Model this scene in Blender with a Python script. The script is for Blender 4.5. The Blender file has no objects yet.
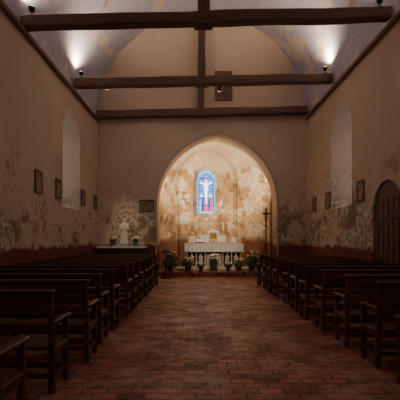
import bpy, bmesh, math, random
from mathutils import Vector, Matrix, noise
random.seed(4)
scene = bpy.context.scene
COL = scene.collection

# ------------------------------------------------------------------ materials
def new_mat(name):
    m = bpy.data.materials.new(name); m.use_nodes = True
    nt = m.node_tree
    return m, nt, nt.nodes['Principled BSDF']

def N(nt, typ, **kw):
    n = nt.nodes.new(typ)
    for k, v in kw.items():
        setattr(n, k, v)
    return n

def noise_n(nt, vec, scale, detail=4, rough=0.6):
    n = N(nt, 'ShaderNodeTexNoise')
    n.inputs['Scale'].default_value = scale
    n.inputs['Detail'].default_value = detail
    n.inputs['Roughness'].default_value = rough
    if vec is not None: nt.links.new(vec, n.inputs['Vector'])
    return n.outputs['Fac']

def mapr(nt, val, a, b, c=0.0, d=1.0):
    n = N(nt, 'ShaderNodeMapRange')
    n.inputs[1].default_value = a; n.inputs[2].default_value = b
    n.inputs[3].default_value = c; n.inputs[4].default_value = d
    nt.links.new(val, n.inputs[0])
    return n.outputs[0]

def math_n(nt, op, a, b):
    n = N(nt, 'ShaderNodeMath', operation=op)
    for i, v in enumerate((a, b)):
        if isinstance(v, (int, float)): n.inputs[i].default_value = v
        else: nt.links.new(v, n.inputs[i])
    return n.outputs[0]

def mixc(nt, fac, a, b):
    n = N(nt, 'ShaderNodeMix', data_type='RGBA')
    if isinstance(fac, (int, float)): n.inputs[0].default_value = fac
    else: nt.links.new(fac, n.inputs[0])
    for i, v in ((6, a), (7, b)):
        if isinstance(v, tuple): n.inputs[i].default_value = (*v, 1)
        else: nt.links.new(v, n.inputs[i])
    return n.outputs[2]

def bump(nt, bsdf, h, strength=0.3, dist=0.02):
    b = N(nt, 'ShaderNodeBump')
    b.inputs['Strength'].default_value = strength
    b.inputs['Distance'].default_value = dist
    nt.links.new(h, b.inputs['Height'])
    nt.links.new(b.outputs[0], bsdf.inputs['Normal'])

def simple(name, col, rough=0.6, metal=0.0, var=0.25, scale=8, emis=0):
    m, nt, b = new_mat(name)
    g = N(nt, 'ShaderNodeTexCoord')
    f = noise_n(nt, g.outputs['Object'], scale)
    dark = tuple(c*(1-var) for c in col); lite = tuple(min(1, c*(1+var)) for c in col)
    c = mixc(nt, mapr(nt, f, 0.3, 0.7), dark, lite)
    nt.links.new(c, b.inputs['Base Color'])
    b.inputs['Roughness'].default_value = rough
    b.inputs['Metallic'].default_value = metal
    if emis:
        nt.links.new(c, b.inputs['Emission Color']); b.inputs['Emission Strength'].default_value = emis
    return m

def plaster(name, base1, base2, dado=True, dadotop=1.3):
    m, nt, b = new_mat(name)
    g = N(nt, 'ShaderNodeNewGeometry'); P = g.outputs['Position']
    s = N(nt, 'ShaderNodeSeparateXYZ'); nt.links.new(P, s.inputs[0]); z = s.outputs[2]
    n1 = noise_n(nt, P, 0.55, 5); n2 = noise_n(nt, P, 2.2, 6, 0.65); n3 = noise_n(nt, P, 9, 5)
    c = mixc(nt, mapr(nt, n1, 0.35, 0.65), base1, base2)
    c = mixc(nt, mapr(nt, n2, 0.56, 0.72, 0, 0.25), c, tuple(x*0.72 for x in base1))
    band = mapr(nt, z, 4.4, 2.3)
    n4 = noise_n(nt, P, 0.62, 10, 0.64)
    dm = math_n(nt, 'ADD', n4, math_n(nt, 'MULTIPLY', band, 0.125))
    dmask = mapr(nt, dm, 0.595, 0.612)
    dcol = mixc(nt, mapr(nt, n3, 0.42, 0.58), (0.74, 0.67, 0.57), (0.33, 0.25, 0.17))
    c = mixc(nt, math_n(nt, 'MULTIPLY', dmask, math_n(nt, 'MULTIPLY', band, 1.0)), c, dcol)
    n5 = noise_n(nt, P, 1.2, 9, 0.7)
    om = mapr(nt, math_n(nt, 'ADD', n5, math_n(nt, 'MULTIPLY', band, 0.08)), 0.60, 0.66, 0, 0.85)
    c = mixc(nt, math_n(nt, 'MULTIPLY', om, band), c, (0.24, 0.14, 0.07))
    if dado:
        zz = math_n(nt, 'ADD', z, math_n(nt, 'MULTIPLY', math_n(nt, 'SUBTRACT', n2, 0.5), 0.5))
        dd = mapr(nt, zz, dadotop + 0.04, dadotop - 0.04)
        dc = mixc(nt, mapr(nt, n3, 0.4, 0.62), (0.14, 0.03, 0.02), (0.22, 0.065, 0.04))
        dc = mixc(nt, mapr(nt, n4, 0.60, 0.64, 0, 0.45), dc, (0.40, 0.31, 0.24))
        c = mixc(nt, dd, c, dc)
    nt.links.new(c, b.inputs['Base Color'])
    b.inputs['Roughness'].default_value = 0.92
    bump(nt, b, math_n(nt, 'ADD', n2, math_n(nt, 'MULTIPLY', dmask, -0.15)), 0.4, 0.02)
    return m

M_WALL = plaster('lime_plaster', (0.61, 0.475, 0.355), (0.68, 0.54, 0.415))

def mk_chancel():
    m, nt, b = new_mat('chancel_fresco_plaster')
    P = N(nt, 'ShaderNodeNewGeometry').outputs['Position']
    n1 = noise_n(nt, P, 0.7, 8, 0.65); n2 = noise_n(nt, P, 1.25, 9, 0.62); n3 = noise_n(nt, P, 6, 6)
    n6 = noise_n(nt, P, 1.9, 8, 0.7)
    c = mixc(nt, mapr(nt, n1, 0.42, 0.58), (0.62, 0.47, 0.30), (0.44, 0.27, 0.13))
    c = mixc(nt, mapr(nt, n6, 0.53, 0.57, 0, 0.85), c, (0.24, 0.13, 0.065))
    c = mixc(nt, mapr(nt, n2, 0.45, 0.435, 0, 0.92), c, (0.74, 0.67, 0.55))
    c = mixc(nt, mapr(nt, n2, 0.58, 0.60, 0, 0.8), c, (0.46, 0.40, 0.32))
    c = mixc(nt, mapr(nt, n3, 0.50, 0.64, 0, 0.6), c, (0.30, 0.20, 0.12))
    s = N(nt, 'ShaderNodeSeparateXYZ'); nt.links.new(P, s.inputs[0])
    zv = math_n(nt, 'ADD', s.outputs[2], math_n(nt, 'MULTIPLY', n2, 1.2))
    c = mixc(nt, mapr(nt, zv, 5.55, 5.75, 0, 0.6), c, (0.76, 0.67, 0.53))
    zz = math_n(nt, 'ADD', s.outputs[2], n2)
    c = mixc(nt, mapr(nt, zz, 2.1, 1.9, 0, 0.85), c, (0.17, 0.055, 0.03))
    nt.links.new(c, b.inputs['Base Color']); b.inputs['Roughness'].default_value = 0.9
    bump(nt, b, n6, 0.5, 0.03)
    return m
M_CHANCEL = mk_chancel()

def mk_vault():
    m, nt, b = new_mat('painted_vault')
    P = N(nt, 'ShaderNodeNewGeometry').outputs['Position']
    n1 = noise_n(nt, P, 0.5, 7, 0.7); n2 = noise_n(nt, P, 1.1, 7, 0.65); n3 = noise_n(nt, P, 6, 5)
    c = mixc(nt, mapr(nt, n3, 0.3, 0.7), (0.42, 0.42, 0.54), (0.54, 0.53, 0.62))
    c = mixc(nt, mapr(nt, n1, 0.55, 0.57, 0, 0.9), c, (0.70, 0.60, 0.48))
    c = mixc(nt, mapr(nt, n2, 0.62, 0.64, 0, 0.8), c, (0.42, 0.27, 0.17))
    nt.links.new(c, b.inputs['Base Color']); b.inputs['Roughness'].default_value = 0.9
    bump(nt, b, n1, 0.4, 0.05)
    return m
M_VAULT = mk_vault()

def mk_wood(name, dark, lite, rough=0.5, axis=0, vary=False):
    m, nt, b = new_mat(name)
    g = N(nt, 'ShaderNodeTexCoord'); mp = N(nt, 'ShaderNodeMapping')
    sc = [14, 14, 14]; sc[axis] = 1.2
    mp.inputs['Scale'].default_value = sc
    nt.links.new(g.outputs['Object'], mp.inputs[0])
    f = noise_n(nt, mp.outputs[0], 1.6, 6, 0.65)
    c = mixc(nt, mapr(nt, f, 0.3, 0.7), dark, lite)
    if vary:
        oi = N(nt, 'ShaderNodeObjectInfo')
        c = mixc(nt, mapr(nt, oi.outputs['Random'], 0, 1, 0, 0.45), c, tuple(x*1.5 for x in lite))
    nt.links.new(c, b.inputs['Base Color'])
    b.inputs['Roughness'].default_value = rough
    bump(nt, b, f, 0.4, 0.01)
    return m
M_BEAM = mk_wood('oak_beam_x', (0.07, 0.035, 0.022), (0.20, 0.11, 0.07), 0.8, 0)
M_POST = mk_wood('oak_beam_z', (0.07, 0.035, 0.022), (0.20, 0.11, 0.07), 0.8, 2)
M_PLATE = mk_wood('oak_plate_y', (0.10, 0.05, 0.032), (0.26, 0.14, 0.09), 0.8, 1)
M_PEW = mk_wood('pew_wood', (0.035, 0.013, 0.008), (0.105, 0.042, 0.024), 0.38, 0, True)
M_DOOR = mk_wood('door_wood', (0.06, 0.016, 0.010), (0.13, 0.038, 0.022), 0.6, 2)
M_HATCH = mk_wood('hatch_wood', (0.13, 0.06, 0.035), (0.24, 0.13, 0.08), 0.8, 2)

def mk_floor():
    m, nt, b = new_mat('terracotta_brick_floor')
    P = N(nt, 'ShaderNodeNewGeometry').outputs['Position']
    nz = N(nt, 'ShaderNodeTexNoise'); nz.inputs['Scale'].default_value = 5
    nt.links.new(P, nz.inputs['Vector'])
    va = N(nt, 'ShaderNodeVectorMath', operation='SCALE'); va.inputs['Scale'].default_value = 0.03
    nt.links.new(nz.outputs['Color'], va.inputs[0])
    vb = N(nt, 'ShaderNodeVectorMath', operation='ADD')
    nt.links.new(P, vb.inputs[0]); nt.links.new(va.outputs[0], vb.inputs[1])
    br = N(nt, 'ShaderNodeTexBrick')
    nt.links.new(vb.outputs[0], br.inputs['Vector'])
    br.inputs['Scale'].default_value = 1.0
    br.inputs['Brick Width'].default_value = 0.25
    br.inputs['Row Height'].default_value = 0.14
    br.inputs['Mortar Size'].default_value = 0.011
    br.inputs['Mortar Smooth'].default_value = 0.3
    br.inputs['Color1'].default_value = (0.50, 0.14, 0.075, 1)
    br.inputs['Color2'].default_value = (0.17, 0.05, 0.032, 1)
    br.inputs['Mortar'].default_value = (0.06, 0.03, 0.024, 1)
    n1 = noise_n(nt, P, 0.9, 8, 0.7); n2 = noise_n(nt, P, 14, 5); n4 = noise_n(nt, P, 2.6, 8, 0.75)
    c = mixc(nt, mapr(nt, n1, 0.48, 0.60, 0, 0.6), br.outputs['Color'], (0.56, 0.37, 0.29))
    c = mixc(nt, mapr(nt, n4, 0.52, 0.60, 0, 0.6), c, (0.11, 0.038, 0.026))
    c = mixc(nt, mapr(nt, n2, 0.52, 0.72, 0, 0.5), c, (0.10, 0.04, 0.03))
    nt.links.new(c, b.inputs['Base Color'])
    nt.links.new(mapr(nt, n4, 0.4, 0.6, 0.38, 0.65), b.inputs['Roughness'])
    h = math_n(nt, 'ADD', math_n(nt, 'MULTIPLY', br.outputs['Fac'], -1.0), math_n(nt, 'MULTIPLY', n2, 0.6))
    bump(nt, b, h, 0.8, 0.014)
    return m
M_FLOOR = mk_floor()

M_STONE = simple('pale_stone', (0.50, 0.43, 0.34), 0.85)
M_CLOTH = simple('white_linen', (0.80, 0.77, 0.72), 0.9, var=0.06)
M_WHITE = simple('white_plaster_paint', (0.86, 0.83, 0.76), 0.5, var=0.06)
M_GOLD = simple('gilt_brass', (0.75, 0.50, 0.18), 0.35, 0.9, var=0.1)
M_IRON = simple('black_iron', (0.02, 0.017, 0.015), 0.5, 0.6)
M_DARK = simple('painted_recess_shade', (0.03, 0.015, 0.01), 0.8)  # near-black colour stands in for the shade inside the altar openings
M_LEAF = simple('leaf_green', (0.07, 0.15, 0.045), 0.5, var=0.5, scale=20)
M_PETALW = simple('petal_cream', (0.85, 0.78, 0.58), 0.7, var=0.15, scale=30)
M_POT = simple('glazed_pot', (0.16, 0.10, 0.07), 0.5)
M_WAX = simple('candle_wax', (0.82, 0.76, 0.62), 0.5, var=0.04)
M_FRAME = simple('picture_frame_wood', (0.10, 0.05, 0.03), 0.5)
M_LEAD = simple('window_lead', (0.02, 0.02, 0.022), 0.6, 0.3)
M_LENS = simple('lamp_lens', (1.0, 0.85, 0.62), 0.4, var=0.02, emis=12)

def mk_picture():
    m, nt, b = new_mat('station_relief_painting')
    g = N(nt, 'ShaderNodeTexCoord')
    f = noise_n(nt, g.outputs['Object'], 9, 4, 0.6); f2 = noise_n(nt, g.outputs['Object'], 21, 3)
    c = mixc(nt, mapr(nt, f, 0.42, 0.58), (0.14, 0.10, 0.07), (0.40, 0.30, 0.20))
    c = mixc(nt, mapr(nt, f2, 0.58, 0.66, 0, 0.7), c, (0.25, 0.10, 0.07))
    nt.links.new(c, b.inputs['Base Color']); b.inputs['Roughness'].default_value = 0.7
    return m
M_PIC = mk_picture()

def glass(name, c1, c2, strength, scale=14):
    m, nt, b = new_mat(name)
    g = N(nt, 'ShaderNodeTexCoord')
    v = N(nt, 'ShaderNodeTexVoronoi'); v.inputs['Scale'].default_value = scale
    nt.links.new(g.outputs['Object'], v.inputs['Vector'])
    s = N(nt, 'ShaderNodeSeparateColor'); nt.links.new(v.outputs['Color'], s.inputs[0])
    c = mixc(nt, s.outputs[0], c1, c2)
    nt.links.new(c, b.inputs['Base Color']); nt.links.new(c, b.inputs['Emission Color'])
    b.inputs['Emission Strength'].default_value = strength
    b.inputs['Roughness'].default_value = 0.2
    return m
G_SIDE = glass('clear_leaded_glass', (0.75, 0.78, 0.85), (0.85, 0.87, 0.92), 1.7, 6)
G_FILL = glass('added_fill_glow', (1.0, 0.80, 0.62), (1.0, 0.86, 0.70), 3.6, 6)  # glow of an unseen window, added to brighten the end wall and floor
G_BLUE = glass('glass_blue', (0.01, 0.07, 0.50), (0.08, 0.32, 0.95), 1.7)
G_LIGHT = glass('glass_pale', (0.08, 0.28, 0.75), (0.45, 0.72, 0.98), 1.5, 22)
G_WHITE = glass('glass_white', (1.0, 0.93, 0.8), (0.9, 0.85, 0.75), 2.8)
G_RED = glass('glass_red', (0.75, 0.03, 0.03), (0.9, 0.15, 0.08), 1.3)
G_GOLD = glass('glass_amber', (0.6, 0.3, 0.05), (0.8, 0.5, 0.18), 0.9)
G_GREEN = glass('glass_green', (0.05, 0.3, 0.15), (0.2, 0.45, 0.3), 0.8)
G_DEEP = glass('glass_deep_blue', (0.02, 0.04, 0.35), (0.04, 0.08, 0.5), 1.0)

# ------------------------------------------------------------------ mesh builder
class B:
    def __init__(s, mats):
        s.bm = bmesh.new(); s.mats = mats
    def _tag(s, faces, mi, smooth=False):
        for f in faces: f.material_index = mi; f.smooth = smooth
    def box(s, lo, hi, mi=0, rot=None, bev=0.0):
        lo = Vector(lo); hi = Vector(hi); c = (lo+hi)/2; d = hi-lo
        M = Matrix.Translation(c) @ (rot if rot else Matrix.Identity(4)) @ Matrix.Diagonal((*d, 1))
        r = bmesh.ops.create_cube(s.bm, size=1, matrix=M)
        fs = set(f for v in r['verts'] for f in v.link_faces)
        if bev > 0:
            es = list(set(e for f in fs for e in f.edges))
            r2 = bmesh.ops.bevel(s.bm, geom=es, offset=bev, segments=1, affect='EDGES')
            fs = set(f for f in fs if f.is_valid) | set(r2['faces'])
            vs = set(v for f in fs for v in f.verts); fs = set(f for v in vs for f in v.link_faces)
        s._tag(fs, mi)
    def cyl(s, p0, p1, r0, r1=None, mi=0, seg=12):
        p0 = Vector(p0); p1 = Vector(p1); r1 = r0 if r1 is None else r1
        d = p1-p0; q = d.to_track_quat('Z', 'Y').to_matrix().to_4x4()
        M = Matrix.Translation((p0+p1)/2) @ q
        r = bmesh.ops.create_cone(s.bm, cap_ends=True, segments=seg, radius1=r0, radius2=max(r1, 1e-4), depth=d.length, matrix=M)
        fs = set(f for v in r['verts'] for f in v.link_faces)
        s._tag(fs, mi, True)
        for f in fs:
            if len(f.verts) > 4: f.smooth = False
    def lathe(s, c, prof, mi=0, seg=16):
        c = Vector(c); rings = []
        for r, z in prof:
            rings.append([s.bm.verts.new(c+Vector((r*math.cos(2*math.pi*i/seg), r*math.sin(2*math.pi*i/seg), z))) for i in range(seg)])
        fs = []
        for a, b_ in zip(rings, rings[1:]):
            for i in range(seg):
                fs.append(s.bm.faces.new((a[i], a[(i+1) % seg], b_[(i+1) % seg], b_[i])))
        s._tag(fs, mi, True)
        s._tag([s.bm.faces.new(rings[0][::-1]), s.bm.faces.new(rings[-1])], mi)
    def ball(s, c, r, mi=0, sc=(1, 1, 1), sub=2):
        M = Matrix.Translation(c) @ Matrix.Diagonal((*sc, 1))
        x = bmesh.ops.create_icosphere(s.bm, subdivisions=sub, radius=r, matrix=M)
        s._tag(set(f for v in x['verts'] for f in v.link_faces), mi, True)
    def poly(s, pts, mi=0):
        f = s.bm.faces.new([s.bm.verts.new(p) for p in pts]); f.material_index = mi; return f
    def loft(s, rows, mi=0, smooth=False, closed=False):
        R = [[s.bm.verts.new(p) for p in row] for row in rows]
        fs = []
        for a, b_ in zip(R, R[1:]):
            n = len(a)
            for i in range(n if closed else n-1):
                fs.append(s.bm.faces.new((a[i], a[(i+1) % n], b_[(i+1) % n], b_[i])))
        s._tag(fs, mi, smooth)
    def add_mesh(s, me, M, mi=0):
        f0 = len(s.bm.faces)
        me.transform(M); s.bm.from_mesh(me); s.bm.faces.ensure_lookup_table()
        for f in s.bm.faces[f0:]: f.material_index = mi
    def done(s, name, loc=(0, 0, 0), rot=(0, 0, 0), recalc=True):
        if recalc: bmesh.ops.recalc_face_normals(s.bm, faces=s.bm.faces[:])
        me = bpy.data.meshes.new(name); s.bm.to_mesh(me); s.bm.free()
        for m in s.mats: me.materials.append(m)
        o = bpy.data.objects.new(name, me); o.location = loc; o.rotation_euler = rot
        COL.objects.link(o); return o

def fill2d(loops, extrude=0.0):
    cu = bpy.data.curves.new('tmp', 'CURVE'); cu.dimensions = '2D'; cu.fill_mode = 'BOTH'; cu.extrude = extrude
    for L in loops:
        sp = cu.splines.new('POLY'); sp.points.add(len(L)-1)
        for p, q in zip(sp.points, L): p.co = (q[0], q[1], 0, 1)
        sp.use_cyclic_u = True
    ob = bpy.data.objects.new('tmp', cu); COL.objects.link(ob)
    bpy.context.view_layer.update()
    dg = bpy.context.evaluated_depsgraph_get()
    me = bpy.data.meshes.new_from_object(ob.evaluated_get(dg))
    bpy.data.objects.remove(ob); bpy.data.curves.remove(cu)
    return me
XZ = lambda y: Matrix(((1, 0, 0, 0), (0, 0, 1, y), (0, 1, 0, 0), (0, 0, 0, 1)))
YZ = lambda x: Matrix(((0, 0, 1, x), (1, 0, 0, 0), (0, 1, 0, 0), (0, 0, 0, 1)))

def arch(cx, a, z0, zs, zt, n=14):
    rise = zt-zs; e = max(0, (rise*rise-a*a)/(2*a)); r = a+e
    am = math.acos(e/r) if r > 0 else math.pi/2
    pts = [(cx-a, z0)]
    right = [(-e+r*math.cos(am*i/n), r*math.sin(am*i/n)) for i in range(n+1)]
    sc = rise/right[-1][1]
    pts += [(cx-x, zs+z*sc) for x, z in right]
    pts += [(cx+x, zs+z*sc) for x, z in right[::-1][1:]]
    pts.append((cx+a, z0))
    return pts

# ------------------------------------------------------------------ room shell
XL, XR, YB, Y0, ZS = -4.0, 4.4, 16.2, -3.0, 6.42
CX, R = 0.2, 4.25
b = B([M_FLOOR]); b.box((XL-1, Y0-0.3, -0.2), (XR+1, 21.2, 0)); b.done('floor')

b = B([M_VAULT])
rows = []
for j in range(40):
    y = Y0+(YB-Y0)*j/39
    rows.append([(CX-R*math.cos(math.pi*i/48), y, ZS+R*math.sin(math.pi*i/48)) for i in range(49)])
b.loft(rows, smooth=True)
b.done('ceiling')

def wall_side(name, X, out, win, extra_notch=None):
    T = 0.85*out
    outl = [(Y0, 0), (YB, 0), (YB, ZS), (Y0, ZS)]
    if extra_notch: outl = [(Y0, 0)] + extra_notch + [(YB, 0), (YB, ZS), (Y0, ZS)]
    cy, a, z0, zs, zt = win
    inner = arch(cy, a, z0, zs, zt); outer = arch(cy, a*0.55, z0+0.45, zs-0.05, zt-0.3)
    b = B([M_WALL])
    b.add_mesh(fill2d([outl, inner]), YZ(X))
    b.add_mesh(fill2d([[(Y0, 0), (YB, 0), (YB, ZS), (Y0, ZS)], outer]), YZ(X+T))
    b.loft([[(X, u, v) for u, v in inner], [(X+T, u, v) for u, v in outer]], closed=True)
    b.loft([[(X, Y0, ZS), (X, YB, ZS)], [(X+T, Y0, ZS), (X+T, YB, ZS)]])
    if extra_notch:
        b.loft([[(X, u, v) for u, v in extra_notch], [(X+0.4*out, u, v) for u, v in extra_notch]])
    b.done(name)
    return outer, X+T-0.06*out

oL, gxL = wall_side('wall_left', XL, -1, (12.8, 0.88, 2.5, 4.75, 5.65))
notch = arch(9.3, 0.75, 0, 2.15, 2.9)
oR, gxR = wall_side('wall_right', XR, 1, (12.25, 0.88, 2.5, 4.75, 5.7), notch)

def side_window(name, X, prof):
    b = B([G_SIDE, M_LEAD])
    b.add_mesh(fill2d([prof]), YZ(X), 0)
    us = [p[0] for p in prof]; vs = [p[1] for p in prof]
    s = 0.03 if X < 0 else -0.03
    z = min(vs)+0.3
    while z < max(vs)-0.3:
        b.box((min(X, X+s), min(us), z-0.012), (max(X, X+s), max(us), z+0.012), 1); z += 0.32
    for k in (1, 2):
        u = min(us)+(max(us)-min(us))*k/3
        b.box((min(X, X+s), u-0.01, min(vs)), (max(X, X+s), u+0.01, max(vs)-0.1), 1)
    b.done(name, recalc=False)
side_window('window_1', gxL, oL)
side_window('window_2', gxR, oR)

# wooden side door set in the arched recess
DX = XR-0.28
b = B([M_DOOR, M_IRON])
b.add_mesh(fill2d([[(u, v) for u, v in arch(9.3, 0.735, 0.005, 2.15, 2.885)]], 0.03), YZ(DX+0.36), 0)
for k in range(1, 6):
    u = 9.3-0.735+1.47*k/6
    b.box((DX+0.318, u-0.008, 0.03), (DX+0.332, u+0.008, 2.5), 1)
for z in (0.5, 2.0): b.box((DX+0.305, 8.65, z), (DX+0.33, 9.75, z+0.06), 1)
b.ball((DX+0.30, 8.75, 1.1), 0.035, 1)
b.done('door_1')

# end wall with pointed chancel arch
ARC = arch(0.81, 2.43, 0.0, 2.95, 5.82, 20)
vault_arc = [(CX+R*math.cos(math.pi*i/48), ZS+R*math.sin(math.pi*i/48)) for i in range(49)]
outl = [(XL, 0)] + ARC + [(XR, 0), (XR, ZS)] + vault_arc + [(XL, ZS)]
b = B([M_WALL]); b.add_mesh(fill2d([outl], 0.5), XZ(YB+0.5)); b.done('wall_back')
b = B([M_STONE])
ia = ARC; oa = arch(0.81, 2.43+0.06, 0.0, 2.95, 5.82+0.07, 20)
b.loft([[(u, YB-0.004, v) for u, v in ia], [(u, YB-0.02, v) for u, v in ia], [(u, YB-0.02, v) for u, v in oa], [(u, YB-0.004, v) for u, v in oa]])
b.done('trim_chancel_arch')

# entrance wall behind the viewer, with a glowing window added as fill light
WW = arch(0.2, 1.0, 4.0, 6.6, 7.8)
b = B([M_WALL])
b.add_mesh(fill2d([[(XL, 0), (XR, 0), (XR, ZS)] + vault_arc + [(XL, ZS)], WW], 0.1), XZ(Y0-0.1)); b.done('wall_front')
b = B([G_FILL, M_LEAD]); b.add_mesh(fill2d([WW]), XZ(Y0-0.1), 0)
for z in (4.5, 5.0, 5.5, 6.0, 6.5, 7.0): b.box((-0.78, Y0-0.09, z-0.012), (1.18, Y0-0.07, z+0.012), 1)
for x in (-0.3, 0.2, 0.7): b.box((x-0.012, Y0-0.09, 4.0), (x+0.012, Y0-0.07, 7.3), 1)
b.done('added_fill_window', recalc=False)
b = B([M_DOOR, M_IRON])
b.add_mesh(fill2d([arch(0.2, 0.9, 0.005, 2.0, 2.9)], 0.03), XZ(Y0+0.035), 0)
for z in (0.5, 1.9): b.box((-0.6, Y0+0.066, z), (1.0, Y0+0.08, z+0.07), 1)
b.done('door_2')

# chancel / apse
st = [(17.2, 0.78, 2.75, 3.2, 6.1), (18.5, 0.74, 2.7, 3.2, 6.1), (20.3, 0.52, 1.45, 4.45, 6.05)]
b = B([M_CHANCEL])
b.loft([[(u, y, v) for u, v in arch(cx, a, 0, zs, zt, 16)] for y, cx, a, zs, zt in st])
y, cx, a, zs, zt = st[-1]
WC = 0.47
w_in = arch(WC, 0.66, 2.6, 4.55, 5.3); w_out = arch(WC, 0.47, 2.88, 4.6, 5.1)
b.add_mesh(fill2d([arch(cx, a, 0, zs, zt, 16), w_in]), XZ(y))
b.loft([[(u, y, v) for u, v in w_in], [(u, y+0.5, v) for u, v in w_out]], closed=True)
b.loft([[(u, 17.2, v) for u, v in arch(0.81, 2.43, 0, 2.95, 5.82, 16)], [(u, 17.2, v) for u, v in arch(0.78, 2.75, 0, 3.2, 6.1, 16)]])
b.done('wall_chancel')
b = B([M_CHANCEL])
for (y, cx, a, zs, zt), w in ((st[1], 0.09), (st[2], 0.06)):
    o_ = arch(cx, a-0.01, 0.19, zs, zt-0.01, 16); i_ = arch(cx, a-0.01-w, 0.19, zs, zt-0.01-w, 16)
    y1 = y-0.03
    b.loft([[(u, y1-w, v) for u, v in o_], [(u, y1-w, v) for u, v in i_], [(u, y1, v) for u, v in i_], [(u, y1, v) for u, v in o_]])
b.done('trim_chancel_ribs')

b = B([M_FLOOR])
b.add_mesh(fill2d([[(-1.6, 16.3), (3.22, 16.3), (3.22, 17.22), (3.4, 17.25), (3.35, 18.45), (1.93, 20.28), (-0.9, 20.28), (-1.88, 18.45), (-1.9, 17.25), (-1.6, 17.22)]], 0.09), Matrix.Translation((0, 0, 0.091)))
b.done('floor_chancel')

# stained glass window with crucifixion
gy = 20.3+0.48
b = B([G_BLUE, G_LIGHT, G_WHITE, G_RED, G_GOLD, G_GREEN, G_DEEP, M_LEAD])
b.add_mesh(fill2d([w_out, arch(WC, 0.38, 2.97, 4.6, 5.0)]), XZ(gy), 1)
b.add_mesh(fill2d([arch(WC, 0.38, 2.97, 4.6, 5.0)]), XZ(gy), 0)
def pc(pts, mi, k=1):
    b.poly([(WC+x, gy-0.004*k, z) for x, z in pts], mi)
def rect(x0, x1, z0, z1, mi, k=1): pc([(x0, z0), (x1, z0), (x1, z1), (x0, z1)], mi, k)
def ell(cx, cz, rx, rz, mi, k=1): pc([(cx+rx*math.cos(t*math.pi/8), cz+rz*math.sin(t*math.pi/8)) for t in range(16)], mi, k)
rect(-0.38, 0.38, 2.97, 3.1, 5)
rect(-0.035, 0.035, 3.1, 4.85, 4)
rect(-0.34, 0.34, 4.42, 4.49, 4)
pc([(-0.33, 4.54), (-0.3, 4.46), (-0.06, 4.28), (0.06, 4.28), (0.3, 4.46), (0.33, 4.54), (0.07, 4.42), (-0.07, 4.42)], 2, 2)
pc([(-0.09, 4.42), (0.09, 4.42), (0.075, 4.12), (-0.075, 4.12)], 2, 3)
pc([(-0.1, 4.12), (0.1, 4.12), (0.085, 3.98), (-0.085, 3.98)], 2, 3)
pc([(-0.07, 3.98), (0.07, 3.98), (0.04, 3.55), (-0.04, 3.55)], 2, 3)
ell(0.0, 4.52, 0.055, 0.075, 2, 4); ell(0, 4.55, 0.1, 0.11, 4, 1.5)
for sx, robe, cloak in ((-0.23, 6, 1), (0.23, 3, 6)):
    pc([(sx-0.12, 3.0), (sx+0.12, 3.0), (sx+0.09, 3.6), (sx+0.05, 3.72), (sx-0.05, 3.72), (sx-0.09, 3.6)], robe, 2)
    pc([(sx-0.12, 3.0), (sx-0.02, 3.0), (sx-0.01, 3.7), (sx-0.09, 3.6)], cloak, 3)
    ell(sx, 3.79, 0.05, 0.065, 2, 3); ell(sx, 3.80, 0.085, 0.10, 4, 1.6)
pc([(-0.1, 3.0), (0.12, 3.0), (0.07, 3.35), (-0.03, 3.42)], 3, 2.5); ell(0.02, 3.46, 0.04, 0.05, 2, 3.2)
for z in (3.3, 3.65, 4.0, 4.35, 4.7):
    b.box((WC-0.46, gy-0.035, z-0.01), (WC+0.46, gy-0.025, z+0.01), 7)
for x in (-0.385, 0.385):
    b.box((WC+x-0.012, gy-0.035, 2.9), (WC+x+0.012, gy-0.025, 4.65), 7)
b.done('window_3', recalc=False)

# ------------------------------------------------------------------ roof timbers
def rough_beam(b, p0, p1, w, h, mi=0, seed=0, n=22):
    p0 = Vector(p0); p1 = Vector(p1); d = (p1-p0).normalized()
    up = Vector((0, 0, 1)) if abs(d.z) < 0.8 else Vector((1, 0, 0))
    side = d.cross(up).normalized(); up = side.cross(d)
    rows = []
    prof = [(-1, -0.8), (-0.8, -1), (0.8, -1), (1, -0.8), (1, 0.8), (0.8, 1), (-0.8, 1), (-1, 0.8)]
    for i in range(n+1):
        c = p0.lerp(p1, i/n)
        k = 1+0.10*noise.noise(Vector((i*0.45, seed, 0)))
        off = 0.022*noise.noise(Vector((i*0.25, seed+9, 3)))
        rows.append([c+side*(w/2*a*(k+0.08*noise.noise(Vector((i*0.8, a*3, seed)))))+up*(h/2*q*k+off) for a, q in prof])
    b.loft(rows, mi, closed=True)
    b.poly(rows[0][::-1], mi); b.poly(rows[-1], mi)

def tie(name, y, zl, zr, h, postx, pw):
    b = B([M_BEAM, M_POST])
    rough_beam(b, (XL+0.02, y, zl), (XR-0.02, y, zr), h, h, 0, y)
    zm = (zl+zr)/2
    top = ZS+math.sqrt(R*R-(postx-CX)**2)-0.03
    rough_beam(b, (postx, y, zm+h*0.4), (postx, y, top), pw, pw, 1, y+5, 12)
    b.box((postx-pw*0.75, y-pw*0.62, zm-h*0.62), (postx+pw*0.75, y+pw*0.62, zm-h*0.5), 1)
    return b.done(name)
tie('roof_tie_beam', 9.15, 6.45, 6.66, 0.27, 0.15, 0.28)
tie('roof_tie_beam', 13.05, 6.60, 6.76, 0.28, 0.15, 0.24)
tie('roof_tie_beam', 15.98, 6.50, 6.68, 0.29, 0.16, 0.24)
tie('roof_tie_beam', 5.2, 6.5, 6.66, 0.29, 0.15, 0.30)
tie('roof_tie_beam', 1.2, 6.5, 6.66, 0.29, 0.15, 0.30)
for nm, x, z in (('trim_1', XL+0.06, 6.26), ('trim_2', XR-0.06, 6.34)):
    b = B([M_PLATE]); rough_beam(b, (x, Y0+0.02, z), (x, YB-0.25, z), 0.10, 0.11, 0, x, 50); b.done(nm)

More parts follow.
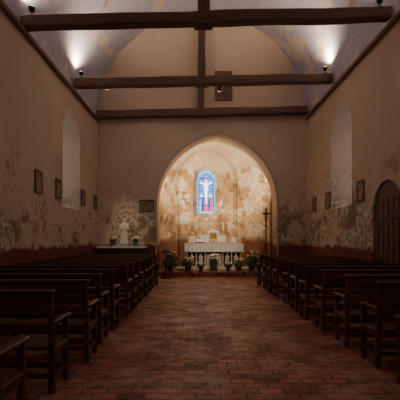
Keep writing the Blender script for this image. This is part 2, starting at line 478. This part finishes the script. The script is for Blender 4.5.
def uplight(x, y, z, energy, aim):
    b = B([M_IRON, M_LENS])
    b.box((-0.05, -0.04, 0), (0.05, 0.04, 0.02), 0)
    b.cyl((0, 0, 0.02), (0, 0, 0.09), 0.012, mi=0)
    b.lathe((0, 0, 0.09), [(0.03, 0), (0.06, 0.02), (0.075, 0.10), (0.075, 0.11)], 0)
    b.cyl((0, 0, 0.2), (0, 0, 0.207), 0.066, mi=1)
    b.done('uplight', (x, y, z))
    l = bpy.data.lights.new('uplight_bulb', 'SPOT'); l.energy = energy; l.color = (1.0, 0.77, 0.55)
    l.spot_size = math.radians(160); l.spot_blend = 0.8; l.shadow_soft_size = 0.05
    o = bpy.data.objects.new('uplight_bulb', l); o.location = (x, y, z+0.23)
    o.rotation_euler = (Vector(aim)).to_track_quat('-Z', 'Y').to_euler(); COL.objects.link(o)
E = 410
uplight(-3.78, 9.15, 6.62, E, (0.3, -0.1, 1)); uplight(4.18, 9.15, 6.82, E, (-0.3, -0.1, 1))
uplight(-3.78, 13.05, 6.78, E, (0.3, -0.2, 1)); uplight(4.18, 13.05, 6.93, E, (-0.3, -0.2, 1))

def spot(x, y, z, energy, tgt, size=130, blend=0.9, name='chancel_spotlight', col=(1.0, 0.77, 0.50)):
    b = B([M_IRON, M_LENS])
    b.cyl((0, 0, -0.09), (0, 0, 0.09), 0.05, 0.06, 0); b.cyl((0, 0, -0.096), (0, 0, -0.091), 0.045, mi=1)
    d = (Vector(tgt)-Vector((x, y, z))).normalized(); e = d.to_track_quat('-Z', 'Y').to_euler()
    b.done(name, (x, y, z), e)
    l = bpy.data.lights.new('spot_bulb', 'SPOT'); l.energy = energy; l.color = col
    l.spot_size = math.radians(size); l.spot_blend = blend; l.shadow_soft_size = 0.08
    o = bpy.data.objects.new('spot_bulb', l); o.location = Vector((x, y, z))+d*0.13; o.rotation_euler = e; COL.objects.link(o)
spot(-1.78, 17.38, 3.6, 640, (0.6, 20.0, 4.8))
spot(3.33, 17.38, 3.6, 430, (0.2, 20.0, 4.2))
spot(0.75, 13.3, 6.55, 850, (0.8, 17.6, 1.2), 30, 0.9, 'added_altar_fill', (1.0, 0.8, 0.58))  # lamp added out of sight behind the tie beam to brighten the altar
spot(-3.0, 13.28, 6.6, 280, (-2.8, 15.9, 2.1), 26, 1.0, 'added_statue_fill', (1.0, 0.8, 0.6))  # unseen lamp added so the statue stands out from the wall

# ------------------------------------------------------------------ wall fittings
def station(X=None, y=0, z=0, back=None, w=0.46, h=0.56):
    b = B([M_FRAME, M_PIC, M_GOLD])
    b.box((-w/2, -0.012, -h/2), (w/2, 0.0, h/2), 1)
    t = 0.05
    for lo, hi in (((-w/2, -0.035, -h/2), (-w/2+t, 0, h/2)), ((w/2-t, -0.035, -h/2), (w/2, 0, h/2)),
                   ((-w/2, -0.035, -h/2), (w/2, 0, -h/2+t)), ((-w/2, -0.035, h/2-t), (w/2, 0, h/2))):
        b.box(lo, hi, 0, bev=0.006)
    for lo, hi in (((-w/2+t, -0.02, -h/2+t), (-w/2+t+0.012, 0, h/2-t)), ((w/2-t-0.012, -0.02, -h/2+t), (w/2-t, 0, h/2-t))):
        b.box(lo, hi, 2)
    if back is not None: return b.done('station_of_the_cross_picture', (back, YB-0.005, z))
    return b.done('station_of_the_cross_picture', (X+(0.005 if X < 0 else -0.005), y, z), (0, 0, math.pi/2 if X < 0 else -math.pi/2))
for y in (10.06, 11.5, 13.98, 15.65): station(XL, y, 2.97)
for y in (10.72, 13.4, 14.95): station(XR, y, 2.82)
station(back=-2.03, z=2.88, w=0.6, h=0.5)
b = B([M_HATCH, M_IRON])
for k in range(4): b.box((0.72+k*0.178, YB-0.05, 7.13), (0.72+k*0.178+0.17, YB-0.005, 8.33), 0, bev=0.006)
for z in (7.35, 8.05): b.box((0.74, YB-0.07, z), (1.4, YB-0.05, z+0.07), 0)
b.done('wall_hatch')

# ------------------------------------------------------------------ pews
def pew_mesh(L, name):
    b = B([M_PEW])
    rk = Matrix.Rotation(math.radians(6), 4, 'X')
    for x in (0.03, L/2, L-0.03):
        b.box((x-0.03, -0.03, 0), (x+0.03, 0.03, 0.46), bev=0.005)
        b.box((x-0.028, -0.06, 0.44), (x+0.028, -0.01, 1.0), rot=rk, bev=0.005)
        b.box((x-0.03, 0.37, 0), (x+0.03, 0.43, 0.68 if x != L/2 else 0.42), bev=0.005)
        b.box((x-0.02, 0.03, 0.13), (x+0.02, 0.37, 0.18))
        b.box((x-0.02, 0.03, 0.36), (x+0.02, 0.37, 0.42))
        if x != L/2:
            b.box((x-0.045, -0.05, 0.68), (x+0.045, 0.47, 0.715), bev=0.01)
    b.box((0, 0.02, 0.42), (L, 0.46, 0.45), bev=0.006)
    b.box((0.03, -0.075, 0.86), (L-0.03, -0.045, 0.99), rot=rk, bev=0.005)
    b.box((0.03, -0.05, 0.60), (L-0.03, -0.025, 0.70), rot=rk, bev=0.004)
    b.box((-0.02, -0.12, 0.99), (L+0.02, -0.03, 1.02), bev=0.008)
    b.box((0.03, 0.38, 0.12), (L-0.03, 0.41, 0.17))
    b.box((0.03, -0.015, 0.14), (L-0.03, 0.015, 0.19))
    o = b.done(name); return o
def rows_of(L, x0, ys):
    first = None
    for y in ys:
        if first is None: first = pew_mesh(L, 'church_pew'); o = first
        else:
            o = bpy.data.objects.new('church_pew', first.data); COL.objects.link(o)
        o.location = (x0+random.uniform(-0.04, 0.04), y+random.uniform(-0.03, 0.03), 0.001)
        o.rotation_euler = (0, 0, random.uniform(-0.015, 0.015))
rows_of(2.5, XL+0.14, [2.85]+[3.95+0.93*i for i in range(11)])
rows_of(2.15, 2.06, [3.75+0.93*i for i in range(11)])

# ------------------------------------------------------------------ high altar
AX = 0.75; AY = 17.6; Z1 = 0.185
b = B([M_STONE]); b.box((AX-1.65, AY-0.35, Z1), (AX+1.65, AY+1.0, Z1+0.10), bev=0.01); b.done('altar_step')
Z2 = Z1+0.102
b = B([M_STONE, M_CLOTH, M_DARK, M_WHITE, M_GOLD])
T = 1.05
b.box((AX-1.22, AY+0.12, Z2), (AX+1.22, AY+0.65, Z2+T-0.06), 2)  # solid block, shade of the openings painted on
b.box((AX-1.25, AY, Z2), (AX+1.25, AY+0.7, Z2+0.08), 0, bev=0.01)
b.box((AX-1.27, AY-0.02, Z2+T-0.08), (AX+1.27, AY+0.7, Z2+T), 0, bev=0.01)
for k in range(7):
    x = AX-1.17+2.34*k/6
    b.lathe((x, AY+0.05, Z2+0.08), [(0.05, 0), (0.05, 0.04), (0.03, 0.07), (0.03, T-0.28), (0.05, T-0.22), (0.055, T-0.16)], 0, 10)
for k in range(6):
    if k in (2, 3): continue
    x = AX-0.975+1.95*k/5
    b.lathe((x, AY+0.08, Z2+0.08), [(0.13, 0), (0.12, 0.1), (0.085, 0.3), (0.11, 0.40), (0.05, 0.46), (0.035, 0.48)], 0, 10)
    b.ball((x, AY+0.07, Z2+0.61), 0.06, 0)
b.box((AX-0.33, AY+0.07, Z2+0.1), (AX+0.33, AY+0.12, Z2+0.62), 0, bev=0.01)
b.box((AX-1.3, AY-0.04, Z2+T), (AX+1.3, AY+0.72, Z2+T+0.012), 1)
rows = []
for k in range(0, 105):
    x = AX-1.3+2.6*k/104
    fy = AY-0.045-0.012*math.sin(k*0.9)
    rows.append([(x, AY-0.04, Z2+T+0.012), (x, fy, Z2+T-0.15), (x, fy-0.004, Z2+T-0.34-0.03*abs(math.sin(k*0.45)))])
b.loft(rows, 1, smooth=True)
for sx in (-1.305, 1.305):
    b.loft([[(AX+sx, AY-0.04+0.04*k, Z2+T+0.012), (AX+sx+0.01*math.sin(k), AY-0.04+0.04*k, Z2+T-0.38)] for k in range(20)], 1)
b.done('altar_table')
ZA = Z2+T+0.016
b = B([M_WHITE, M_GOLD, M_STONE])
b.box((AX-1.2, AY+0.76, Z2), (AX+1.2, AY+1.0, ZA+0.14), 2, bev=0.01)
b.box((AX-0.24, AY+0.78, ZA+0.14), (AX+0.24, AY+0.98, ZA+0.50), 0, bev=0.01)
b.box((AX-0.15, AY+0.765, ZA+0.18), (AX+0.15, AY+0.78, ZA+0.46), 1, bev=0.004)
b.box((AX-0.29, AY+0.76, ZA+0.50), (AX+0.29, AY+1.0, ZA+0.54), 0, bev=0.008)
b.poly([(AX-0.26, AY+0.8, ZA+0.54), (AX+0.26, AY+0.8, ZA+0.54), (AX, AY+0.8, ZA+0.68)], 0)
b.poly([(AX-0.26, AY+0.96, ZA+0.54), (AX+0.26, AY+0.96, ZA+0.54), (AX, AY+0.96, ZA+0.68)], 0)
for s in (-1, 1): b.poly([(AX+s*0.26, AY+0.8, ZA+0.54), (AX+s*0.26, AY+0.96, ZA+0.54), (AX, AY+0.96, ZA+0.68), (AX, AY+0.8, ZA+0.68)], 0)
b.cyl((AX, AY+0.88, ZA+0.66), (AX, AY+0.88, ZA+0.88), 0.012, mi=1); b.cyl((AX-0.06, AY+0.88, ZA+0.80), (AX+0.06, AY+0.88, ZA+0.80), 0.012, mi=1)
b.done('tabernacle')
def card(x, w, h):
    b = B([M_GOLD, M_CLOTH]); r = Matrix.Rotation(math.radians(-10), 4, 'X')
    b.box((-w/2, -0.01, 0.0), (w/2, 0.01, h), 0, rot=r, bev=0.004)
    b.box((-w/2+0.03, -0.018, 0.03), (w/2-0.03, -0.008, h-0.03), 1, rot=r)
    b.done('altar_card', (x, AY+0.45, ZA+0.012))
card(AX-0.95, 0.34, 0.34); card(AX-0.4, 0.44, 0.40); card(AX+0.35, 0.44, 0.38); card(AX+0.92, 0.30, 0.30)
def candlestick(x, y, z, h, ch, nm='altar_candlestick'):
    b = B([M_GOLD, M_WAX])
    b.lathe((0, 0, 0), [(0.08, 0), (0.075, 0.02), (0.025, 0.06), (0.04, h*0.3), (0.02, h*0.4), (0.028, h*0.8), (0.055, h*0.95), (0.055, h)], 0, 12)
    b.cyl((0, 0, h), (0, 0, h+ch), 0.026, mi=1)
    b.cyl((0, 0, h+ch), (0, 0, h+ch+0.02), 0.004, mi=0, seg=6)
    b.done(nm, (x, y, z))
for x, ch in ((-1.08, .35), (-0.75, .45), (-0.45, .5), (0.45, .5), (0.75, .45), (1.08, .35)):
    candlestick(AX+x, AY+0.88, ZA+0.142, 0.30, ch)
for x in (-1.15, 1.17): candlestick(AX+x, AY+0.2, ZA, 0.14, 0.18)
# chalice and open missal on its stand
b = B([M_GOLD]); b.lathe((0, 0, 0), [(0.07, 0), (0.06, 0.015), (0.015, 0.05), (0.025, 0.09), (0.015, 0.12), (0.05, 0.15), (0.06, 0.23), (0.055, 0.23), (0.03, 0.16)], 0, 16)
b.done('chalice', (AX-0.02, AY+0.22, ZA))
b = B([M_PEW, M_CLOTH]); r = Matrix.Rotation(math.radians(35), 4, 'X')
b.box((-0.17, -0.09, 0), (0.17, 0.09, 0.02), 0)
b.box((-0.17, -0.12, 0.08), (0.17, 0.12, 0.10), 0, rot=r)
b.box((-0.15, -0.11, 0.105), (-0.003, 0.11, 0.13), 1, rot=r); b.box((0.003, -0.11, 0.105), (0.15, 0.11, 0.13), 1, rot=r)
b.cyl((-0.14, 0.06, 0.015), (-0.14, 0.06, 0.13), 0.01, mi=0); b.cyl((0.14, 0.06, 0.015), (0.14, 0.06, 0.13), 0.01, mi=0)
b.done('missal_stand', (AX-0.62, AY+0.18, ZA))

# ------------------------------------------------------------------ plants and flowers
def plant(name, loc, h, r, nleaf, petals, nf, pot=True, s=1.0):
    b = B([M_LEAF, petals, M_POT])
    z0 = 0
    if pot:
        b.lathe((0, 0, 0), [(0.07*s, 0), (0.10*s, 0.1*s), (0.11*s, 0.17*s), (0.12*s, 0.17*s), (0.12*s, 0.19*s), (0.09*s, 0.19*s)], 2, 14); z0 = 0.17*s
    for i in range(nleaf):
        a = random.uniform(0, 6.283); rr = r*random.uniform(0.3, 1); hh = z0+h*random.uniform(-0.15, 1)*(1-0.35*rr/r)
        base = Vector((0.04*s*math.cos(a), 0.04*s*math.sin(a), z0)); tip = Vector((rr*math.cos(a), rr*math.sin(a), hh))
        mid = base.lerp(tip, 0.55)+Vector((0, 0, h*0.22))
        b.cyl(base, mid, 0.006*s, 0.004*s, 0, 5)
        side = Vector((-math.sin(a), math.cos(a), 0))*random.uniform(0.025, 0.05)*s*1.3
        q = mid.lerp(tip, 0.45)+Vector((0, 0, 0.03))
        f = b.poly([mid, q+side, tip, q-side], 0); f.smooth = True
    for i in range(nf):
        a = random.uniform(0, 6.283); rr = r*0.8*math.sqrt(random.random())
        p = Vector((rr*math.cos(a), rr*math.sin(a), z0+h*random.uniform(0.55, 1.05)))
        b.cyl((0, 0, z0), p, 0.004*s, mi=0, seg=5)
        for k in range(6):
            t = k*1.047; b.ball(p+Vector((0.03*s*math.cos(t), 0.03*s*math.sin(t), 0)), 0.025*s, 1, (1, 1, 0.6), 1)
        b.ball(p+Vector((0, 0, 0.01)), 0.022*s, 1, sub=1)
    return b.done(name, loc, recalc=False)
plant('potted_plant', (-1.12, 16.8, 0.183), 0.65, 0.38, 150, M_PETALW, 10, s=1.3)
plant('potted_plant', (-0.38, 16.85, 0.183), 0.40, 0.34, 120, M_PETALW, 7, s=1.2)
plant('potted_plant', (0.17, 16.75, 0.183), 0.22, 0.22, 70, M_PETALW, 6, s=0.9)
plant('potted_flowers', (AX-0.05, 16.85, 0.183), 0.46, 0.28, 110, M_PETALW, 24, s=1.4)
plant('potted_plant', (AX+0.55, 16.75, 0.183), 0.24, 0.22, 70, M_PETALW, 5, s=0.9)
plant('potted_plant', (AX+1.0, 16.85, 0.183), 0.36, 0.25, 110, M_PETALW, 7, s=1.2)
plant('potted_plant', (AX+1.55, 16.8, 0.183), 0.62, 0.36, 140, M_PETALW, 14, s=1.3)
plant('potted_plant', (AX+2.1, 16.8, 0.183), 0.45, 0.26, 100, M_PETALW, 7, s=1.1)

# standing crucifix
b = B([M_IRON, M_GOLD, M_POT])
b.lathe((0, 0, 0), [(0.2, 0), (0.19, 0.04), (0.06, 0.09), (0.03, 0.2)], 0, 16)
b.cyl((0, 0, 0.15), (0, 0, 2.1), 0.024, mi=0)
b.ball((0, 0, 1.3), 0.045, 0); b.ball((0, 0, 2.05), 0.05, 0)
b.box((-0.026, -0.015, 2.05), (0.026, 0.015, 2.75), 0); b.box((-0.14, -0.015, 2.50), (0.14, 0.015, 2.55), 0)
b.cyl((0, -0.03, 2.22), (0, -0.035, 2.46), 0.015, 0.026, 0, 8); b.ball((0, -0.04, 2.53), 0.028, 0)
for s in (-1, 1): b.cyl((0.02*s, -0.035, 2.45), (0.12*s, -0.03, 2.52), 0.012, 0.008, 0, 6)
b.done('standing_crucifix', (2.68, 15.55, 0.001))
# lectern on left of altar
b = B([M_PEW, M_DOOR])
b.box((-0.2, -0.18, 0), (0.2, 0.18, 0.05), bev=0.01); b.cyl((0, 0, 0.05), (0, 0, 1.05), 0.035, mi=0)
r = Matrix.Rotation(math.radians(-22), 4, 'X')
b.box((-0.25, -0.19, 1.06), (0.25, 0.19, 1.09), 0, rot=r, bev=0.005)
b.box((-0.17, -0.12, 1.095), (0.17, 0.12, 1.115), 1, rot=r)
b.done('lectern', (-1.2, 15.6, 0.001), (0, 0, math.pi))

# ------------------------------------------------------------------ side altar + statue
b = B([M_DOOR, M_CLOTH, M_FRAME])
sx0, sx1 = -3.93, -1.95
b.box((sx0+0.08, 15.55, 0), (sx1-0.08, 16.12, 1.18), 0)
b.box((sx0+0.04, 15.5, 0), (sx1-0.04, 16.14, 0.12), 2, bev=0.01)
for k in range(3):
    x0 = sx0+0.14+k*0.58
    for lo, hi in (((x0, 15.52, 0.2), (x0+0.06, 15.56, 1.08)), ((x0+0.48, 15.52, 0.2), (x0+0.54, 15.56, 1.08)),
                   ((x0, 15.52, 0.2), (x0+0.54, 15.56, 0.26)), ((x0, 15.52, 1.02), (x0+0.54, 15.56, 1.08))):
        b.box(lo, hi, 2)
b.box((sx0, 15.48, 1.18), (sx1, 16.16, 1.25), 2, bev=0.01)
b.box((sx0+0.02, 15.46, 1.25), (sx1-0.02, 16.14, 1.262), 1)
rows = []
for k in range(70):
    x = sx0+0.02+(sx1-sx0-0.04)*k/69
    rows.append([(x, 15.46, 1.262), (x, 15.455+0.006*math.sin(k), 1.20-0.02*abs(math.sin(k*0.6)))])
b.loft(rows, 1)
b.done('side_altar')
b = B([M_STONE]); b.box((-0.2, -0.16, 0), (0.2, 0.16, 0.04), bev=0.01); b.box((-0.16, -0.13, 0.04), (0.16, 0.13, 0.10), bev=0.01)
b.done('statue_plinth', (-2.88, 15.85, 1.264))

b = B([M_WHITE])
rows = []
for z, rx, ry in ((0, .17, .13), (.06, .165, .125), (.2, .15, .115), (.4, .135, .10), (.52, .125, .09), (.6, .12, .085), (.68, .135, .085), (.74, .145, .08), (.785, .10, .065), (.81, .045, .045), (.85, .04, .04)):
    row = []
    for i in range(40):
        t = 2*math.pi*i/40; k = 1+0.09*math.sin(9*t+z*4)*max(0, 1-z/0.7)
        row.append((rx*k*math.cos(t), ry*k*math.sin(t), z))
    rows.append(row)
b.loft(rows, closed=True); b.poly(rows[0][::-1]); b.poly(rows[-1])
b.ball((0, -0.012, 0.905), 0.062, 0, (0.82, 0.95, 1.15), 3)
b.ball((0, -0.072, 0.90), 0.012, 0, (0.7, 1, 1.4), 2)
veil = []
for z, r_, o in ((.55, .145, .02), (.66, .145, .02), (.76, .125, .02), (.83, .085, .015), (.90, .075, .0), (.95, .064, -.005), (.98, .03, -.005)):
    ts = [math.radians(-20+220*i/24) for i in range(25)]
    veil.append([(r_*math.cos(t), o+r_*0.9*math.sin(t), z) for t in ts]+[((r_-.018)*math.cos(t), o+(r_-.018)*0.9*math.sin(t), z) for t in ts[::-1]])
b.loft(veil, closed=True); b.poly(veil[0][::-1]); b.poly(veil[-1])
for s, el, ha in ((-1, (-.165, -.03, .56), (-.04, -.13, .58)), (1, (.17, -.02, .57), (.09, -.15, .54))):
    b.cyl((0.12*s, 0, .73), el, .045, .038, 0, 14); b.ball(el, .038, 0); b.cyl(el, ha, .04, .024, 0, 14); b.ball(ha, .025, 0, (1, 1.2, .8))
b.cyl((.10, -.13, .56), (.09, -.11, .72), .05, .035, 0, 14); b.ball((.09, -.12, .775), .038, 0, (.9, 1, 1.1), 2)
b.cyl((.08, -.13, .70), (.02, -.16, .66), .016, .011, 0, 8); b.cyl((.11, -.14, .57), (.07, -.19, .47), .025, .015, 0, 8)
st_ = b.done('madonna_statue', (-2.88, 15.85, 1.366))
rm = st_.modifiers.new('rm', 'REMESH'); rm.mode = 'VOXEL'; rm.voxel_size = 0.0085; rm.use_smooth_shade = True
plant('flower_bouquet', (-3.3, 15.72, 1.264), 0.20, 0.20, 30, M_PETALW, 40, True, 0.95)
plant('flower_bouquet', (-2.42, 15.72, 1.264), 0.18, 0.18, 30, M_PETALW, 34, True, 0.95)

# ------------------------------------------------------------------ world + camera
w = bpy.data.worlds.new('World'); scene.world = w; w.use_nodes = True
w.node_tree.nodes['Background'].inputs[0].default_value = (0.35, 0.45, 0.6, 1)
w.node_tree.nodes['Background'].inputs[1].default_value = 0.05
cam = bpy.data.cameras.new('camera'); cam.lens = 36; cam.sensor_width = 36
cam.shift_x = 0.0075; cam.shift_y = 0.10; cam.clip_start = 0.05
co = bpy.data.objects.new('camera', cam); co.location = (0, 0, 1.5); co.rotation_euler = (math.pi/2, 0, 0)
COL.objects.link(co); scene.camera = co
